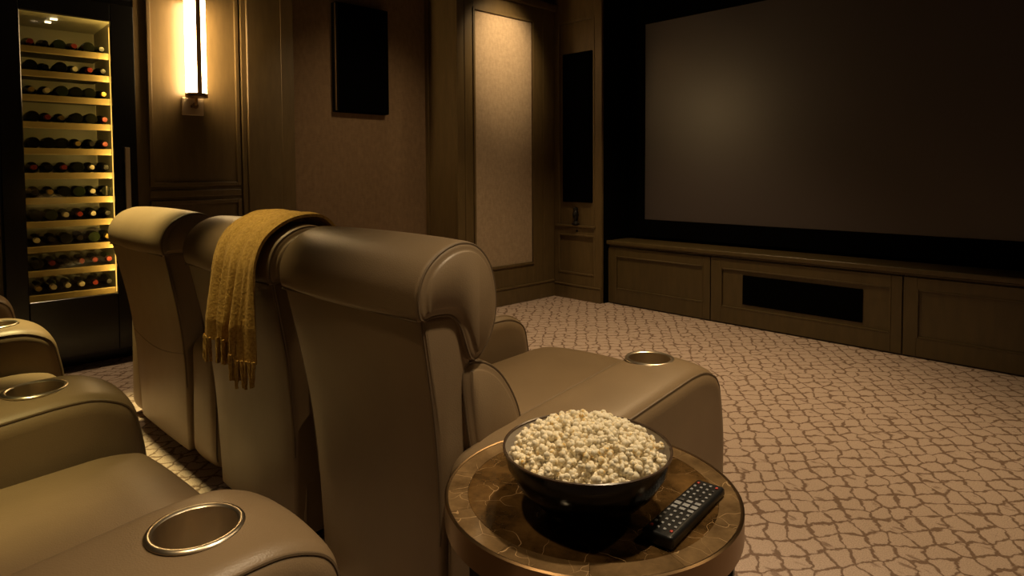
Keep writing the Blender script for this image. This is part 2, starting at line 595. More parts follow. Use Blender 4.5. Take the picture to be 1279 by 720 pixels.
t = thing('column_speaker', 'tall narrow black speaker grille set in the corner pillar', 'speaker', (.287, FY + .02, .914))
b = BM(); bx(b, (-.172, -.03, 0), (.172, .0, 1.385), .006, 2); obj('frame', b, 'blackmat', t)
b = BM(); bx(b, (-.162, -.036, .01), (.162, -.029, 1.375), .004, 2); obj('grille', b, 'grille', t)
t = thing('door_pull', 'small dark pull hanging under the tall speaker grille', 'handle', (.285, FY + .02, .705))
b = BM()
lathe(b, [(.0, .0), (.035, .0), (.038, .008), (.026, .02), (.014, .035), (.0, .036)], 20); obj('base', b, 'darkmetal', t, True)
b = BM()
lathe(b, [(.014, .03), (.02, .055), (.03, .085), (.026, .115), (.018, .13), (.024, .142), (.02, .158), (.0, .165)], 20); obj('grip', b, 'darkmetal', t, True)
for c in t.children: c.location = (0, -.04, 0)
b = BM(); lathe(b, [(.0, 0), (.011, 0), (.009, .006), (0, .006)], 16); bmesh.ops.rotate(b, verts=b.verts, cent=(0, 0, 0), matrix=Matrix.Rotation(PI / 2, 3, 'X'))
tag(obj('keyhole_cover', b, 'darkmetal', None, True, 40, (.285, FY, .645)), 'tiny round dark keyhole on the pillar rail', 'keyhole')

# projection screen
t = thing('projection_screen', 'large blank grey projection screen in a wide black velvet frame', 'projection screen', (2.4, SY, .5))
SX0, SX1, SZ0, SZ1 = .771, 4.03, .757, 2.535
b = BM()
for lo, hi in (((SX0 - .17, 0, SZ0 - .16), (SX0, 0, SZ1 + .28)), ((SX1, 0, SZ0 - .16), (SX1 + .17, 0, SZ1 + .28)),
               ((SX0, 0, SZ0 - .16), (SX1, 0, SZ0)), ((SX0, 0, SZ1), (SX1, 0, SZ1 + .28))):
    bx(b, (lo[0] - 2.4, -.012, lo[2] - .5), (hi[0] - 2.4, .05, hi[2] - .5), .004)
obj('frame', b, 'blackmat', t)
b = BM(); bx(b, (SX0 - 2.41, 0, SZ0 - .51), (SX1 - 2.39, .02, SZ1 - .49)); obj('screen_surface', b, 'screen', t)

# low cabinets under the screen
def cabinet(name, label, x0, x1, px0, px1, pz0, pz1, sp=None):
    t = thing(name, label, 'cabinet', ((x0 + x1) / 2, CY, 0), 0, 'low cabinets under the screen')
    cx = (x0 + x1) / 2
    h = .528
    b = BM(); bx(b, (x0 - cx + .002, .02, .0), (x1 - cx - .002, .42, h)); obj('body', b, 'cab', t)
    b = BM()
    g = .004
    a0, a1 = x0 - cx + g, x1 - cx - g
    q0, q1 = px0 - cx, px1 - cx
    bx(b, (a0, 0, .012), (q0, .02, h - .012), .002)
    bx(b, (q1, 0, .012), (a1, .02, h - .012), .002)
    bx(b, (q0, 0, .012), (q1, .02, pz0), .002)
    bx(b, (q0, 0, pz1), (q1, .02, h - .012), .002)
    bx(b, (q0, .011, pz0), (q1, .019, pz1))
    d = obj('door', b, 'cab', t)
    b = BM(); moulding_y(b, .013, q0 - .002, q1 + .002, pz0 - .002, pz1 + .002, .012, .017); obj('moulding', b, 'cab', d)
    if sp:
        b = BM(); bx(b, (sp[0] - cx, .002, sp[2]), (sp[1] - cx, .014, sp[3]), .004, 2); obj('speaker_grille', b, 'grille', d)
cabinet('media_cabinet', 'low olive brown cabinet next to the pillar with plain panel', .592, 1.611, .68, 1.546, .142, .439)
cabinet('media_cabinet', 'low olive brown cabinet with black speaker grille in its door', 1.611, 2.961, 1.70, 2.893, .135, .44, (1.877, 2.723, .174, .40))
cabinet('media_cabinet', 'low olive brown plain cabinet beyond the speaker grille at the frame edge', 2.961, 4.26, 3.04, 4.17, .132, .443)
b = BM(); bx(b, (.592, CY - .025, .540), (4.26, SY - .015, .576), .008, 3); bx(b, (.592, CY - .012, .530), (4.26, SY - .015, .540), .003)
tag(obj('counter_top', b, 'cab', None, True), 'long olive brown counter top running over the low cabinets', 'counter')

# surround speaker on the cloth field
t = thing('wall_mounted_speaker', 'flat black rectangular speaker mounted on the brown fabric wall', 'speaker', (WX + .02, -1.80, 1.675))
b = BM(); bx(b, (.0, -.235, 0), (.075, .235, .845), .006, 2); obj('cabinet', b, 'blackmat', t)
b = BM(); bx(b, (.07, -.228, .008), (.088, .228, .837), .006, 2); obj('grille', b, 'grille', t)
b = BM(); bx(b, (.055, -.2375, .01), (.074, -.234, .835), .001); obj('edge_trim', b, 'bronze', t)

# ------------------------------------------------------------------ sconce
SCY = -3.055
t = thing('wall_sconce', 'lit tubular wall sconce with bronze strip beside the wine cabinet', 'wall lamp', (WX, SCY, 1.59))
b = BM(); bx(b, (0, -.068, 0), (.022, .068, .118), .006, 2); obj('back_plate', b, 'plate', t)
b = BM()
lathe(b, [(.0, .0), (.012, .0), (.012, .045), (.02, .05), (.02, .062), (.0, .066)], 20, (.02, -.005, .06), 'x')
tube(b, [(.075, -.005, .06), (.088, 0, .075), (.09, 0, .12), (.09, 0, .135)], .009)
obj('arm', b, 'bronze', t, True)
b = BM(); lathe(b, [(.058, .135), (.063, .14), (.063, .755), (.058, .76)], 40, (.095, 0, 0)); obj('lamp_tube', b, 'tube', t, True)
b = BM()
lathe(b, [(.0, .112), (.067, .112), (.069, .116), (.069, .138), (.064, .14), (.0, .14)], 40, (.095, 0, 0)); obj('end_cap', b, 'bronze', t, True); b = BM()
lathe(b, [(.0, .752), (.069, .752), (.069, .782), (.064, .786), (.0, .786)], 40, (.095, 0, 0))
obj('end_cap', b, 'bronze', t, True)
b = BM()
bx(b, (.155, -.015, .118), (.163, .015, .778), .002); obj('strip', b, 'strip', t)
bpy.data.objects[t.children[-1].name].rotation_euler = (0, 0, 0)

# ------------------------------------------------------------------ wine cabinet
WYC = -3.745
w = thing('wine_cabinet', 'tall black wine refrigerator with glowing glass door and eleven shelves', 'wine fridge', (WX, WYC, 0))
GY0, GY1, GZ0, GZ1 = -3.972 - WYC, -3.526 - WYC, .455, 2.14
OY0, OY1 = -4.078 - WYC, -3.398 - WYC
b = BM()
D = -.56
bx(b, (D - .03, OY0, .10), (D, OY1, 2.29))
bx(b, (D, OY0, .10), (-.005, GY0 - .03, 2.29))
bx(b, (D, GY1 + .03, .10), (-.005, OY1, 2.29))
bx(b, (D, GY0 - .03, GZ1 + .02), (-.005, GY1 + .03, 2.29))
bx(b, (D, GY0 - .03, .10), (-.005, GY1 + .03, GZ0 - .03))
bx(b, (D, OY0 + .02, 0), (-.15, OY1 - .02, .10))
obj('housing', b, 'black', w)
b = BM()
bx(b, (D, GY0 - .03, GZ0 - .03), (D + .006, GY1 + .03, GZ1 + .02))
bx(b, (D, GY0 - .03, GZ0 - .03), (-.02, GY0 - .024, GZ1 + .02))
bx(b, (D, GY1 + .024, GZ0 - .03), (-.02, GY1 + .03, GZ1 + .02))
bx(b, (D, GY0 - .03, GZ1 + .014), (-.02, GY1 + .03, GZ1 + .02))
bx(b, (D, GY0 - .03, GZ0 - .03), (-.02, GY1 + .03, GZ0 - .024))
obj('lining', b, 'cavity', w)
dr = BM()
bx(dr, (.0, OY0, .10), (.03, GY0, 2.25), .004)
bx(dr, (.0, GY1, .10), (.03, OY1, 2.25), .004)
bx(dr, (.0, GY0, GZ1), (.03, GY1, 2.25), .003)
bx(dr, (.0, GY0, .10), (.03, GY1, GZ0), .003)
door = obj('door', dr, 'black', w)
b = BM(); bx(b, (.008, GY0, GZ0), (.014, GY1, GZ1)); obj('glass_pane', b, 'glass', door)
b = BM()
bx(b, (.055, .27, .72), (.078, .296, 1.365), .004, 2)
bx(b, (.03, .275, .80), (.06, .291, .82)); bx(b, (.03, .275, 1.27), (.06, .291, 1.29))
obj('handle', b, 'plate', door)
b = BM(); bx(b, (-.026, GY1 + .001, GZ0 + .004), (-.016, GY1 + .008, GZ1 - .03)); obj('light_strip', b, 'led', w)
b = BM(); bx(b, (-.20, -.05, GZ1 + .006), (-.18, -.015, GZ1 + .013)); obj('ceiling_light', b, 'ledtop', w); b = BM(); bx(b, (-.32, -.06, GZ1 + .006), (-.30, -.03, GZ1 + .013)); obj('ceiling_light', b, 'ledtop', w)
SZ = [1.957, 1.816, 1.672, 1.512, 1.356, 1.209, 1.059, .918, .769, .624, .478]
ordn = ['top', 'second', 'third', 'fourth', 'fifth', 'sixth', 'seventh', 'eighth', 'ninth', 'tenth', 'lowest']
for z in SZ:
    b = BM()
    bx(b, (-.50, GY0 - .015, z - .010), (-.10, GY1 + .004, z - .002))
    s = obj('shelf', b, 'darkmetal', w)
    b = BM(); bx(b, (-.098, GY0 - .015, z - .038), (-.075, GY1 + .010, z), .004, 2); obj('shelf_front', b, 'shelfwood', s)

# bottles: neck towards the door or base towards the door
def bottle_mesh(neck_front, green):
    b = BM()
    pr = [(0, 0), (.03, 0), (.0345, .006), (.0345, .19), (.030, .215), (.017, .245), (.0145, .26), (.0145, .30), (0, .30)]
    lathe(b, pr, 20, (0, 0, 0), 'x')
    if not neck_front:
        bmesh.ops.scale(b, vec=(-1, 1, 1), verts=b.verts); bmesh.ops.translate(b, vec=(.30, 0, 0), verts=b.verts)
    o = obj('wine_bottle', b, 'bottlegreen' if green else 'bottle', None, True)
    me = o.data; bpy.data.objects.remove(o)
    return me
def cap_mesh(mat):
    b = BM()
    lathe(b, [(.0155, .235), (.0165, .24), (.0162, .298), (.014, .304), (0, .304)], 16, (0, 0, 0), 'x')
    o = obj('capsule', b, mat, None, True); me = o.data; bpy.data.objects.remove(o)
    return me
BMESH = {(f, g): bottle_mesh(f, g) for f in (0, 1) for g in (0, 1)}
CAPS = {k: cap_mesh(k) for k in ('capred', 'capgold', 'capwhite', 'capblack')}
capword = {'capred': 'red capsule', 'capgold': 'gold capsule', 'capwhite': 'cream capsule', 'capblack': 'black capsule'}
nth = ['leftmost', 'second from left', 'third from left', 'third from right', 'second from right', 'rightmost']
rb = random.Random(12)
for si, z in enumerate(SZ):
    for k in range(6):
        f = 0 if rb.random() < .36 else 1
        g = 1 if rb.random() < .25 else 0
        o = bpy.data.objects.new('wine_bottle', BMESH[(f, g)])
        COL.objects.link(o)
        y = WYC + GY0 + .03 + .0345 + k * .0735 + rb.uniform(-.001, .001)
        x = WX - .104 - .306 - rb.uniform(0, .035)
        o.location = (x, y, z - .0015 + .0346)
        glass = 'green glass' if g else 'dark glass'
        if f:
            cn = rb.choice(['capred', 'capred', 'capgold', 'capwhite', 'capblack', 'capblack'])
            c = bpy.data.objects.new('capsule', CAPS[cn]); COL.objects.link(c); c.parent = o
            lab = f'{glass} wine bottle, {capword[cn]} forward, {nth[k]} on the {ordn[si]} shelf'
        else:
            lab = f'{glass} wine bottle, round base forward, {nth[k]} on the {ordn[si]} shelf'
        tag(o, lab, 'bottle', f'wine bottles on the {ordn[si]} shelf')

# ------------------------------------------------------------------ recliners
def V2(l): return [Vector(q) for q in l]
HEAD = spline([(-.092, .872), (-.100, .93), (-.078, .985), (-.030, 1.024), (.03, 1.040), (.085, 1.026), (.128, .978), (.147, .905),
               (.143, .84), (.118, .785), (.082, .752), (.056, .756), (.040, .790), (.022, .838), (-.004, .866), (-.05, .872)], 5)
SHELL = rpoly([(.0, .035, .01), (.14, .035, .02), (.135, .5, .02), (.075, .745, .02), (.025, .872, .03), (-.088, .880, .012), (-.012, .50, .25)], 6)
LUMB = spline([(.045, .735), (.105, .742), (.172, .700), (.228, .62), (.252, .54), (.240, .45), (.13, .43), (.075, .50), (.05, .62)], 6)
SKIRT = rpoly([(.02, .035, .01), (.86, .035, .01), (.86, .30, .02), (.10, .42, .02), (.02, .42, .03)], 4)
SEAT = rpoly([(.13, .29, .02), (1.05, .29, .05), (1.105, .36, .05), (1.10, .465, .08), (.98, .494, .1), (.5, .480, .1), (.20, .48, .05), (.13, .46, .02)], 6)
FOOT = rpoly([(.87, .06, .02), (.99, .06, .03), (1.03, .17, .08), (1.01, .283, .02), (.87, .283, .02)], 4)
ARM = rpoly([(.0, .025, .07), (.938, .025, .07), (.948, .38, .16), (.912, .560, .10), (.825, .603, .06), (.74, .606, .06), (.40, .575, .2), (.10, .545, .12), (.006, .515, .07)], 7)

def cut_hole(o, cx, cy, r, z0, z1):
    c = BM(); bmesh.ops.create_cone(c, cap_ends=True, segments=48, radius1=r, radius2=r, depth=z1 - z0, matrix=Matrix.Translation((cx, cy, (z0 + z1) / 2)))
    me = bpy.data.meshes.new('cutter'); bmesh.ops.recalc_face_normals(c, faces=c.faces); c.to_mesh(me); c.free()
    k = bpy.data.objects.new('cutter', me); COL.objects.link(k)
    m = o.modifiers.new('cut', 'BOOLEAN'); m.object = k; m.operation = 'DIFFERENCE'; m.solver = 'EXACT'; m.use_self = False
    par = o.parent; o.parent = None
    bpy.context.view_layer.update()
    dg = bpy.context.evaluated_depsgraph_get()
    new = bpy.data.meshes.new_from_object(o.evaluated_get(dg))
    o.modifiers.clear()
    o.data = new
    o.parent = par
    bpy.data.objects.remove(k); bpy.data.meshes.remove(me)
    for p in new.polygons: p.use_smooth = True
    new.set_sharp_from_angle(angle=math.radians(45))

def arm(t, x0, x1, cup=None, dy=0, dz=0):
    r = .045
    b = BM()
    slab(b, ARM, x0, x1, r, 6, .003, 10)
    def crown(x, z):
        if z < .45: return 0
        return .015 * (1 - min(1, abs(2 * (x - x0) / (x1 - x0) - 1)) ** 2) * min(1, (z - .45) / .1) * min(1, (x1 - x0) / .25)
    for v in b.verts: v.co.z += crown(v.co.x, v.co.z)
    a = obj('armrest', b, 'leather', t, True, 60)
    if cup:
        cx, cy = cup
        cut_hole(a, cx, cy, .0655, .45, .8)
        zt = .6045 + crown(cx, .604) - .0015
        b = BM()
        # ring and deep cup with wall
        lathe(b, [(.064, zt - .004), (.0745, zt - .003), (.0762, zt + .001), (.0735, zt + .0045), (.0675, zt + .005), (.0635, zt + .002),
                  (.0618, zt - .090), (.056, zt - .108), (.0, zt - .110), (.0, zt - .113), (.058, zt - .111), (.064, zt - .09)], 56, (cx, cy, 0), 'z', True)
        obj('cup_holder', b, 'steel', a, True, 50)
    for s, x in ((-1, x0), (1, x1)):
        b = BM()
        pts = [p for p in seam_pts(ARM, x - s * r * .30, r * .30 - .0015) if p[2] > .06]
        k = max(range(len(pts)), key=lambda q: (Vector(pts[q]) - Vector(pts[q - 1])).length)
        tube(b, [(p[0], p[1], p[2] + crown(p[0], p[2])) for p in pts[k:] + pts[:k]], .0034, 6)
        obj('piping', b, 'piping', a, True)
    a.location = (0, dy, dz)
    return a

def recliner(label, loc, rz, ws, wb, arms, group, crease=False, seat=(1.105, .494)):
    t = thing('recliner', label, 'recliner', loc, rz, group)
    w0, w1 = wb
    b = BM(); slab(b, SKIRT, -ws + .004, ws - .004, .02, 4); obj('base', b, 'leather', t, True, 50)
    for sx in (-1, 1):
        for y in (.09, .78):
            b = BM(); lathe(b, [(0, 0), (.022, 0), (.026, .04), (0, .04)], 14, (sx * (ws - .07), y, 0)); obj('foot', b, 'darkmetal', t, True)
    def tp(x, z):
        k = (z - .035) / .815
        lim = -(ws - .004) if x < 0 else ws - .004
        top = (w0 if x < 0 else w1)
        return x * (1 + (lim / top - 1) * (1 - k))
    def taper(bm):
        for v in bm.verts: v.co.x = tp(v.co.x, v.co.z)
    b = BM(); slab(b, SHELL, w0 + .012, w1 - .012, .014, 4, .004, 6); taper(b); sh = obj('back_shell', b, 'leather', t, True, 50)
    P = SHELL if area(SHELL) > 0 else list(reversed(SHELL))
    for sd, x in ((-1, w0 + .016), (1, w1 - .016)):
        b = BM()
        pts = [p for p in seam_pts(SHELL, x, .0035) if p[1] < .004 and .05 < p[2] < .87]
        tube(b, [(tp(p[0], p[2]), p[1], p[2]) for p in pts], .0028, 6)
        obj('piping', b, 'piping', sh, True)
    if crease:
        b = BM()
        tube(b, [(tp(w0 + .02 + (w1 - w0 - .04) * k / 20, .45), -.0135 - .002 * math.sin(PI * k / 20), .455 - .035 * math.sin(PI * k / 20)) for k in range(21)], .0032, 6)
        obj('seam', b, 'piping', sh, True)
    b = BM(); slab(b, HEAD, w0, w1, .020, 6, .006, 8, .007); hd = obj('headrest', b, 'leather', t, True, 70)
    for sd, x in ((-1, w0), (1, w1)):
        b = BM(); tube(b, seam_pts(HEAD, x - sd * .007, .007 - .0015), .0036, 6, True); obj('piping', b, 'piping', hd, True)
    b = BM(); tube(b, [(w0 + .016 + (w1 - w0 - .032) * k / 12, -.0935, .8695) for k in range(13)], .003, 6); obj('seam', b, 'piping', hd, True)
    b = BM(); slab(b, LUMB, w0 + .016, w1 - .016, .020, 5, .010, 8, .006); lm = obj('back_cushion', b, 'leather', t, True, 70)
    for sd, x in ((-1, w0 + .012), (1, w1 - .012)):
        b = BM(); tube(b, seam_pts(LUMB, x - sd * .010, .005), .0032, 6, True); obj('piping', b, 'piping', lm, True)
    b = BM(); slab(b, SEAT, -ws + .004, ws - .004, .03, 5, .012, 8)
    for v in b.verts:
        if v.co.y > .13: v.co.y = .13 + (v.co.y - .13) * (seat[0] - .13) / (1.105 - .13)
        v.co.z = .29 + (v.co.z - .29) * (seat[1] - .29) / (.494 - .29)
    obj('seat_cushion', b, 'leather', t, True, 60)
    b = BM(); slab(b, FOOT, -ws + .008, ws - .008, .02, 4, .004, 6); bmesh.ops.translate(b, verts=b.verts, vec=(0, min(0, seat[0] - 1.06), 0)); obj('footrest', b, 'leather', t, True, 60)
    for a in arms:
        arm(t, *a)
    return t

RF = math.radians(2.5)
FG, RG = 'front row recliners', 'rear row recliners'
recliner('taupe leather recliner behind the side table, its back seen up close', (2.690, -3.605, 0), RF, .276, (-.322, .330), [(.278, .552, (.383, .755))], FG)
recliner('taupe leather recliner in the row middle, mustard throw over its back', (1.975, -3.640, 0), RF, .300, (-.345, .345), [(.306, .385, None, .075, .01)], FG)
recliner('taupe leather recliner nearest the wine cabinet, brightly lit headrest', (1.020, -3.668, 0), RF, .315, (-.400, .345), [(-.478, -.321), (.321, .570, (.445, .755))], FG, True)
RB = math.radians(3.5)
recliner('rear row recliner at the near end, open cup holder in foreground armrest', (2.595, -4.925, 0), RB, .338, (-.35, .335), [(.345, .662, (.508, .733))], RG, False, (.93, .462))
recliner('rear row recliner with second steel cup holder, partly cut off at left', (1.570, -4.985, 0), RB, .345, (-.34, .34), [(.352, .655, (.508, .708))], RG, False, (.93, .462))
recliner('rear row recliner farthest back, only its armrest ends showing at left', (.545, -5.020, 0), RB, .295, (-.30, .30), [(.300, .655, (.508, .745)), (-.560, -.300, (-.43, .738), .02)], RG, False, (.93, .462))

# ------------------------------------------------------------------ throw over the middle recliner
mid = Matrix.Translation((1.975, -3.640, 0)) @ Matrix.Rotation(RF, 4, 'Z')
def throw():
    t = thing('throw_blanket', 'mustard wool throw with fringe draped over the middle recliner back', 'throw', tuple(mid @ Vector((.05, 0, 1.05))), RF)
    # path in (y, z): front hang -> over the headrest -> rear hang
    path = [(.186, .845), (.186, .87), (.182, .91), (.163, .993), (.104, 1.060), (.03, 1.077), (-.046, 1.054), (-.104, 1.006), (-.130, .94), (-.135, .87), (-.136, .80), (-.137, .72), (-.138, .665)]
    P = [Vector(p) for p in path]
    L = [0]
    for a, c in zip(P, P[1:]): L.append(L[-1] + (c - a).length)
    def at(s):
        s = min(max(s, 0), L[-1] - 1e-6)
        for i in range(len(L) - 1):
            if s <= L[i + 1]:
                u = (s - L[i]) / (L[i + 1] - L[i])
                a, b_, c, d = P[max(i - 1, 0)], P[i], P[i + 1], P[min(i + 2, len(P) - 1)]
                return .5 * ((2 * b_) + (c - a) * u + (2 * a - 5 * b_ + 4 * c - d) * u * u + (3 * b_ - a - 3 * c + d) * u ** 3)
    NU, NV = 72, 110
    bm = BM(); g = []
    ends = []
    for i in range(NU + 1):
        u = i / NU
        row = []
        for j in range(NV + 1):
            v = j / NV
            s = v * L[-1]
            # rear edge hangs lower towards the right
            smax = L[-1] - .035 + .0 * u + .075 * max(0, (u - .35)) + .012 * math.sin(u * 9)
            s = v * smax
            q = at(s) if s < L[-1] else Vector((P[-1].x, P[-1].y - (s - L[-1])))
            hang = max(0, min(1, (s - L[7]) / .26))
            hangf = max(0, min(1, (L[3] - s) / .15))
            fold = .016 * math.sin(u * 17 + .6) + .010 * math.sin(u * 31 + 2.0 + s * 3) + .006 * math.sin(u * 53)
            wl, wr = .055, .325                    # left / right edge over the top
            nar = .010 * hang
            x0 = wl - .02 * (1 - hang) + .015 * hang
            x1 = wr + .015 * hang + .015 * hangf
            x = x0 + (x1 - x0) * u + .010 * math.sin(u * 23 + s * 4) * hang - .05 * hang * 0
            y = q.x - (fold + .026) * hang * 1.1 + (fold * .5 + .005) * hangf
            z = q.y + .003 * math.sin(u * 21 + s * 8) * (1 - hang) + .004 * mnoise.noise(Vector((x * 14, y * 14, q.y * 14)))
            p = mid @ Vector((x - 0, y, z))
            p = t.matrix_basis.inverted() @ p
            row.append(bm.verts.new(p))
        g.append(row); ends.append((row[-1].co.copy(), row[0].co.copy()))
    for i in range(NU):
        for j in range(NV):
            bm.faces.new((g[i][j], g[i + 1][j], g[i + 1][j + 1], g[i][j + 1]))
    bmesh.ops.recalc_face_normals(bm, faces=bm.faces)
    bmesh.ops.solidify(bm, geom=list(bm.faces), thickness=.009)
    obj('cloth', bm, 'throw', t, True, 80)
    for e in (0, 1):
        for k in range(34):
            i = int(k * NU / 33.001)
            p = ends[i][e]
            ln = .072 + .014 * random.random()
            dx, dy = random.uniform(-.006, .006), random.uniform(-.004, .004)
            b = BM()
            for q in range(3):
                ph = q * 2.1
                tube(b, [(p.x + .003 * math.cos(ph + v * 5) * (1 - .2 * v) + dx * v, p.y + .003 * math.sin(ph + v * 5) + dy * v, p.z + .008 - ln * v) for v in (0, .15, .3, .45, .6, .75, .9, 1)],
                       .0036, 6, False, lambda v: 1.0 - .45 * v)
            obj('tassel', b, 'throw', t, True)
    return t
throw()

# ------------------------------------------------------------------ side table
TX, TY, TZ, TR = 3.468, -3.648, .650, .252
t = thing('side_table', 'round side table with dark marble top and bronze rim', 'side table', (TX, TY, 0))
b = BM(); lathe(b, [(0, TZ - .02), (.212, TZ - .02), (.212, TZ - .0004), (.211, TZ), (0, TZ)], 72); obj('marble_top', b, 'marble', t)
b = BM()
nseg = 11
for s in range(nseg):
    a0 = 2 * PI * s / nseg + .0012 + .25; a1 = 2 * PI * (s + 1) / nseg - .0012 + .25
    if s % 3 == 1: a1 -= .0
    R0, R1 = .2123, TR - .006
    M_ = 10
    top0, top1, bo0, bo1 = [], [], [], []
    for k in range(M_ + 1):
        a = a0 + (a1 - a0) * k / M_
        c, sn = math.cos(a), math.sin(a)
        top0.append(b.verts.new((R0 * c, R0 * sn, TZ))); top1.append(b.verts.new((R1 * c, R1 * sn, TZ)))
        bo0.append(b.verts.new((R0 * c, R0 * sn, TZ - .02))); bo1.append(b.verts.new((R1 * c, R1 * sn, TZ - .02)))
    for k in range(M_):
        b.faces.new((top0[k], top1[k], top1[k + 1], top0[k + 1]))
        b.faces.new((bo0[k], bo0[k + 1], bo1[k + 1], bo1[k]))
        b.faces.new((top1[k], bo1[k], bo1[k + 1], top1[k + 1]))
        b.faces.new((top0[k], top0[k + 1], bo0[k + 1], bo0[k]))
    b.faces.new((top0[0], bo0[0], bo1[0], top1[0])); b.faces.new((top0[-1], top1[-1], bo1[-1], bo0[-1]))
obj('marble_border', b, 'marbleb', t)
b = BM(); lathe(b, [(TR - .0058, TZ + .001), (TR - .003, TZ + .0022), (TR, TZ), (TR, TZ - .042), (TR - .004, TZ - .044), (TR - .012, TZ - .044), (TR - .012, TZ - .0205), (TR - .0058, TZ - .0205)], 96, (0, 0, 0), 'z', True)
obj('rim', b, 'bronze', t, True, 50)
b = BM(); lathe(b, [(0, TZ - .03), (TR - .013, TZ - .03), (TR - .013, TZ - .0205), (0, TZ - .0205)], 64); obj('under_plate', b, 'darkmetal', t)
for k in range(4):
    a = math.radians(20 + 90 * k)
    b = BM(); bx(b, (TR - .036, -.013, .0), (TR - .014, .013, TZ - .03), .002)
    bmesh.ops.rotate(b, verts=b.verts, cent=(0, 0, 0), matrix=Matrix.Rotation(a, 3, 'Z')); obj('leg', b, 'darkmetal', t)
b = BM(); lathe(b, [(TR - .034, .03), (TR - .016, .03), (TR - .016, .042), (TR - .034, .042)], 64, (0, 0, 0), 'z', True); obj('foot_ring', b, 'darkmetal', t)

# ------------------------------------------------------------------ bowl and popcorn
BX, BY, BR = 3.509, -3.708, .135
BZ = TZ + .0012
t = thing('popcorn_bowl', 'black bowl with pale inside, heaped with popcorn on the marble table', 'bowl', (BX, BY, BZ))
b = BM(); lathe(b, [(0, 0), (.062, 0), (.066, .004), (.064, .010), (.086, .024), (.112, .050), (.129, .080), (BR, .106)], 72)
fs = [f for f in b.faces if len(f.verts) > 4 and f.calc_center_median().z > .09]
bmesh.ops.delete(b, geom=fs, context='FACES_ONLY'); obj('outer_shell', b, 'bowl_out', t, True, 60)
b = BM(); lathe(b, [(BR - .003, .106), (.125, .080), (.108, .052), (.082, .029), (.055, .018), (0, .016)], 72)
fs = [f for f in b.faces if len(f.verts) > 4 and f.calc_center_median().z > .09]
bmesh.ops.delete(b, geom=fs, context='FACES_ONLY'); obj('inner_glaze', b, 'bowl_in', t, True, 60)
b = BM(); lathe(b, [(BR - .0035, .105), (BR - .0032, .1075), (BR - .0012, .1085), (BR + .0008, .1075), (BR + .0008, .105)], 72, (0, 0, 0), 'z', True); obj('rim', b, 'rim', t, True)

def kernel(seed):
    rr = random.Random(seed)
    b = BM()
    n = rr.randint(5, 7)
    for k in range(n):
        s = BM(); bmesh.ops.create_icosphere(s, subdivisions=2, radius=1)
        r = rr.uniform(.0029, .0048)
        d = Vector((rr.uniform(-1, 1), rr.uniform(-1, 1), rr.uniform(-.6, 1))).normalized() * rr.uniform(.0034, .0060)
        for v in s.verts:
            f = 1 + .30 * mnoise.noise(v.co * 1.9 + Vector((seed * 3.1, k * 5.7, 0)))
            v.co = v.co * r * f + d
        join(b, s)
    o = obj('popcorn', b, 'popcorn', None, True, 180)
    me = o.data; bpy.data.objects.remove(o)
    return me
KM = [kernel(s) for s in range(9)]
rk = random.Random(4)
def heap_z(r):
    q = r / .124
    return .092 + .047 * (1 - q ** 2.2)
NK = 300
for i in range(NK):
    r = .121 * math.sqrt((i + .5) / NK)
    a = i * 2.399963 + rk.uniform(-.05, .05)
    o = bpy.data.objects.new('popcorn', KM[rk.randrange(9)])
    COL.objects.link(o)
    s = rk.uniform(.92, 1.22)
    o.scale = (s, s, s)
    o.rotation_euler = (rk.uniform(0, 6.3), rk.uniform(0, 6.3), rk.uniform(0, 6.3))
    o.location = (BX + r * math.cos(a), BY + r * math.sin(a), BZ + heap_z(r) + rk.uniform(-.002, .005))
    tag(o, 'popped white popcorn piece on the heap in the black bowl', 'popcorn', 'popcorn pieces heaped in the bowl')
b = BM()
rr = random.Random(9)
for i in range(420):
    r = .110 * math.sqrt((i + .5) / 420); a = i * 2.399963 + 1
    s = BM(); bmesh.ops.create_icosphere(s, subdivisions=1, radius=rr.uniform(.006, .0085))
    for v in s.verts: v.co *= 1 + .25 * mnoise.noise(v.co * 300)
    join(b, s, Matrix.Translation((r * math.cos(a), r * math.sin(a), heap_z(r) - .011 + rr.uniform(-.003, .002))))
lathe(b, [(0, .030), (.07, .036), (.098, .056), (.114, .078), (.112, .084), (.08, .10), (.04, .112), (0, .116)], 40)
o = obj('popcorn_heap', b, 'popcorn', None, True, 180, (BX, BY, BZ))
tag(o, 'deeper mass of popcorn under the top pieces in the bowl', 'popcorn', None, 'stuff')

# ------------------------------------------------------------------ remote control
rem = thing('remote_control', 'black remote control with grey buttons lying on the marble table', 'remote control', (3.633, -3.612, TZ + .001), math.radians(97))
RL, RW = .205, .050
b = BM()
prof = rpoly([(-.0 - RL / 2, .0, .003), (RL / 2, .0, .003), (RL / 2, .015, .006), (-RL / 2, .020, .006)], 4)
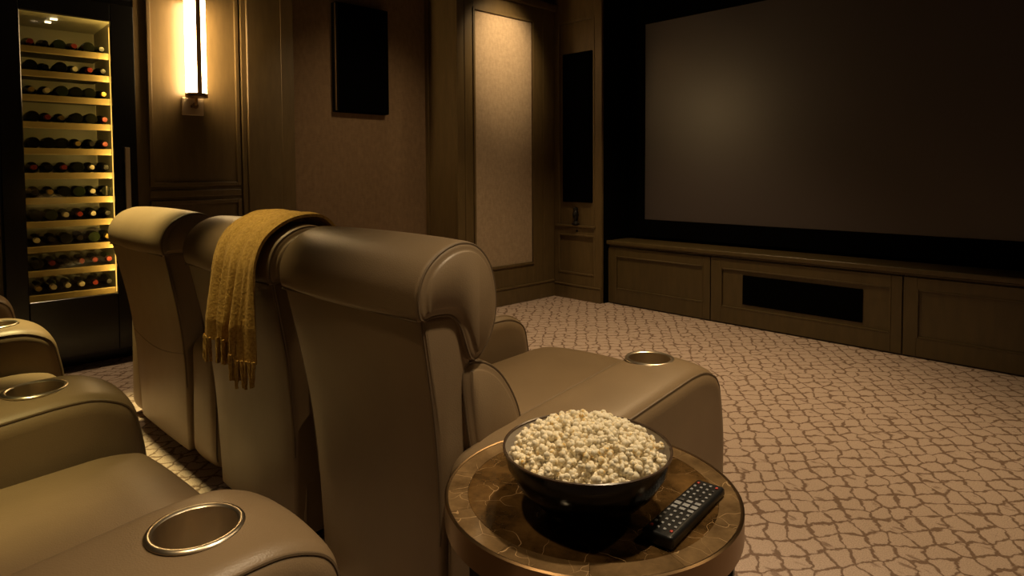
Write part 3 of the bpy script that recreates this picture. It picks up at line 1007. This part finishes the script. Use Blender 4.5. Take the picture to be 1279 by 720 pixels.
# profile runs along local x; sweep across local y
tmp = BM(); slab(tmp, prof, -RW / 2, RW / 2, .006, 5)
tmp.transform(Matrix(((0, 1, 0, 0), (1, 0, 0, 0), (0, 0, 1, 0), (0, 0, 0, 1))))
join(b, tmp); obj('body', b, 'remote', rem, True, 50)
rows = 13
for i in range(rows):
    for j in range(4 if i not in (5, 6, 7) else 3):
        nx = 4 if i not in (5, 6, 7) else 3
        x = -RL / 2 + .016 + i * (RL - .032) / (rows - 1)
        y = (j - (nx - 1) / 2) * (.0105 if nx == 4 else .0135)
        zt = .020 - .005 * (x + RL / 2) / RL
        m = 'key'
        if (i, j) in ((0, 0), (0, 3), (12, 0), (12, 3)): m = 'keyred'
        elif (i * 7 + j * 3) % 11 == 0: m = 'keydark'
        sx, sy = (.0028, .0021)
        if nx == 3 and i == 6: sx, sy = (.0050, .0052)
        elif nx == 3: sx, sy = (.0038, .0046)
        b = BM(); bx(b, (x - sx, y - sy, zt - .001), (x + sx, y + sy, zt + .0016), .0009, 2)
        obj('button', b, m, rem, True)

# ------------------------------------------------------------------ downlights
def spot(name, loc, tgt, power, cone, blend=.6, col=(1, .70, .40), size=.055):
    l = bpy.data.lights.new(name, 'SPOT')
    l.energy = power; l.color = col; l.spot_size = math.radians(cone); l.spot_blend = blend; l.shadow_soft_size = size
    o = bpy.data.objects.new(name, l); COL.objects.link(o)
    o.location = loc
    d = Vector(tgt) - Vector(loc)
    o.rotation_euler = d.to_track_quat('-Z', 'Y').to_euler()
    return o

W0, W1 = (1, .69, .35), (1, .78, .30)
DL = [((.72, -.66), (-.02, -.62, 2.26), 95, 64, W0, 1.0),
      ((1.45, -1.0), (1.45, -.9, 0), 150, 95, W0, .8),
      ((3.0, -1.9), (2.8, -2.0, 0), 150, 95, W0, .8),
      ((4.7, -2.2), (4.6, -2.3, 0), 62, 95, W0, .8),
      ((3.75, -3.35), (3.55, -3.62, .7), 130, 62, (1, .76, .47), .8),
      ((.48, -3.90), (.80, -3.78, 1.0), 520, 33, W1, .6),
      ((2.60, -4.80), (2.22, -4.45, .48), 190, 24, W1, 1.0),
      ((3.2, -4.45), (3.1, -4.30, .6), 66, 46, W0, .8),
      ((2.02, -4.02), (2.13, -3.76, .95), 150, 22, (1, .74, .33), 1.0),  # added lamp, narrow cone that brightens only the throw
      ((1.7, -1.80), (-.45, -1.80, 1.25), 75, 52, W0, 1.0),  # added fill lamp that lifts the fabric wall and its surroundings
      ((.02, -3.72), (.02, -3.72, 0), 75, 36, W0, .8)]
where = ['over the lit linen panel', 'over the far carpet by the pillar', 'over the carpet before the screen', 'over the right hand carpet',
         'over the marble side table', 'over the far front recliner', 'over the rear row middle', 'over the nearest rear armrest', 'added to brighten the mustard throw', 'added as fill for the fabric wall field', 'over the carpet by the wine cabinet']
for k, ((x, y), tg, pw, cone, lc, lb) in enumerate(DL):
    t = thing('recessed_downlight', 'recessed ceiling downlight ' + where[k], 'ceiling light', (x, y, ZC - .012), 0, 'recessed ceiling downlights')
    b = BM(); lathe(b, [(.048, .0), (.062, .0), (.064, .006), (.062, .0118), (.048, .0118)], 32, (0, 0, 0), 'z', True); obj('trim_ring', b, 'darkmetal', t, True)
    b = BM(); lathe(b, [(0, .007), (.0475, .007), (.0475, .0115), (0, .0115)], 32); obj('lens', b, 'lampface', t)
    spot('downlight', (x, y, ZC - .03), tg, pw, cone, lb, lc)

# the small lamps of the light strip in the wine cabinet, one per shelf
for z in SZ:
    l = bpy.data.lights.new('shelf_lamp', 'POINT'); l.energy = 1.6; l.color = (1, .66, .16); l.shadow_soft_size = .004
    o = bpy.data.objects.new('shelf_lamp', l); COL.objects.link(o)
    o.location = (WX - .032, WYC + GY1 + .0175, z + .075)

# ------------------------------------------------------------------ world, camera, view
wd = bpy.data.worlds.new('dark'); SC.world = wd; wd.use_nodes = True
wd.node_tree.nodes['Background'].inputs[0].default_value = (.02, .015, .01, 1)
wd.node_tree.nodes['Background'].inputs[1].default_value = .3

F, PXC, PYC = 797.0642, 641.40, 247.51
yaw, pitch, roll = math.radians(46.0605), math.radians(2.3496), math.radians(-.29617)
f = Vector((-math.sin(yaw) * math.cos(pitch), math.cos(yaw) * math.cos(pitch), -math.sin(pitch)))
r = Vector((math.cos(yaw), math.sin(yaw), 0)); u = r.cross(f)
r2 = r * math.cos(roll) + u * math.sin(roll); u2 = -r * math.sin(roll) + u * math.cos(roll)
cd = bpy.data.cameras.new('camera'); cam = bpy.data.objects.new('camera', cd); COL.objects.link(cam)
cam.matrix_world = Matrix(((r2.x, u2.x, -f.x, 4.159396), (r2.y, u2.y, -f.y, -4.496102), (r2.z, u2.z, -f.z, 1.2), (0, 0, 0, 1)))
cd.sensor_width = 36; cd.lens = F / 1279 * 36
cd.shift_x = (639.5 - PXC) / 1279
cd.shift_y = (PYC - 360) / 1279
cd.clip_start = .02
SC.camera = cam

SC.view_settings.view_transform = 'Standard'
SC.view_settings.look = 'None'
SC.view_settings.gamma = 1
SC.view_settings.use_curve_mapping = False
SC.view_settings.exposure = 0
try:
    SC.cycles.use_denoising = True
    SC.cycles.denoiser = 'OPENIMAGEDENOISE'
    SC.cycles.sample_clamp_indirect = 4
    SC.cycles.max_bounces = 8
    SC.cycles.diffuse_bounces = 4
    SC.cycles.transparent_max_bounces = 16
except Exception:
    pass
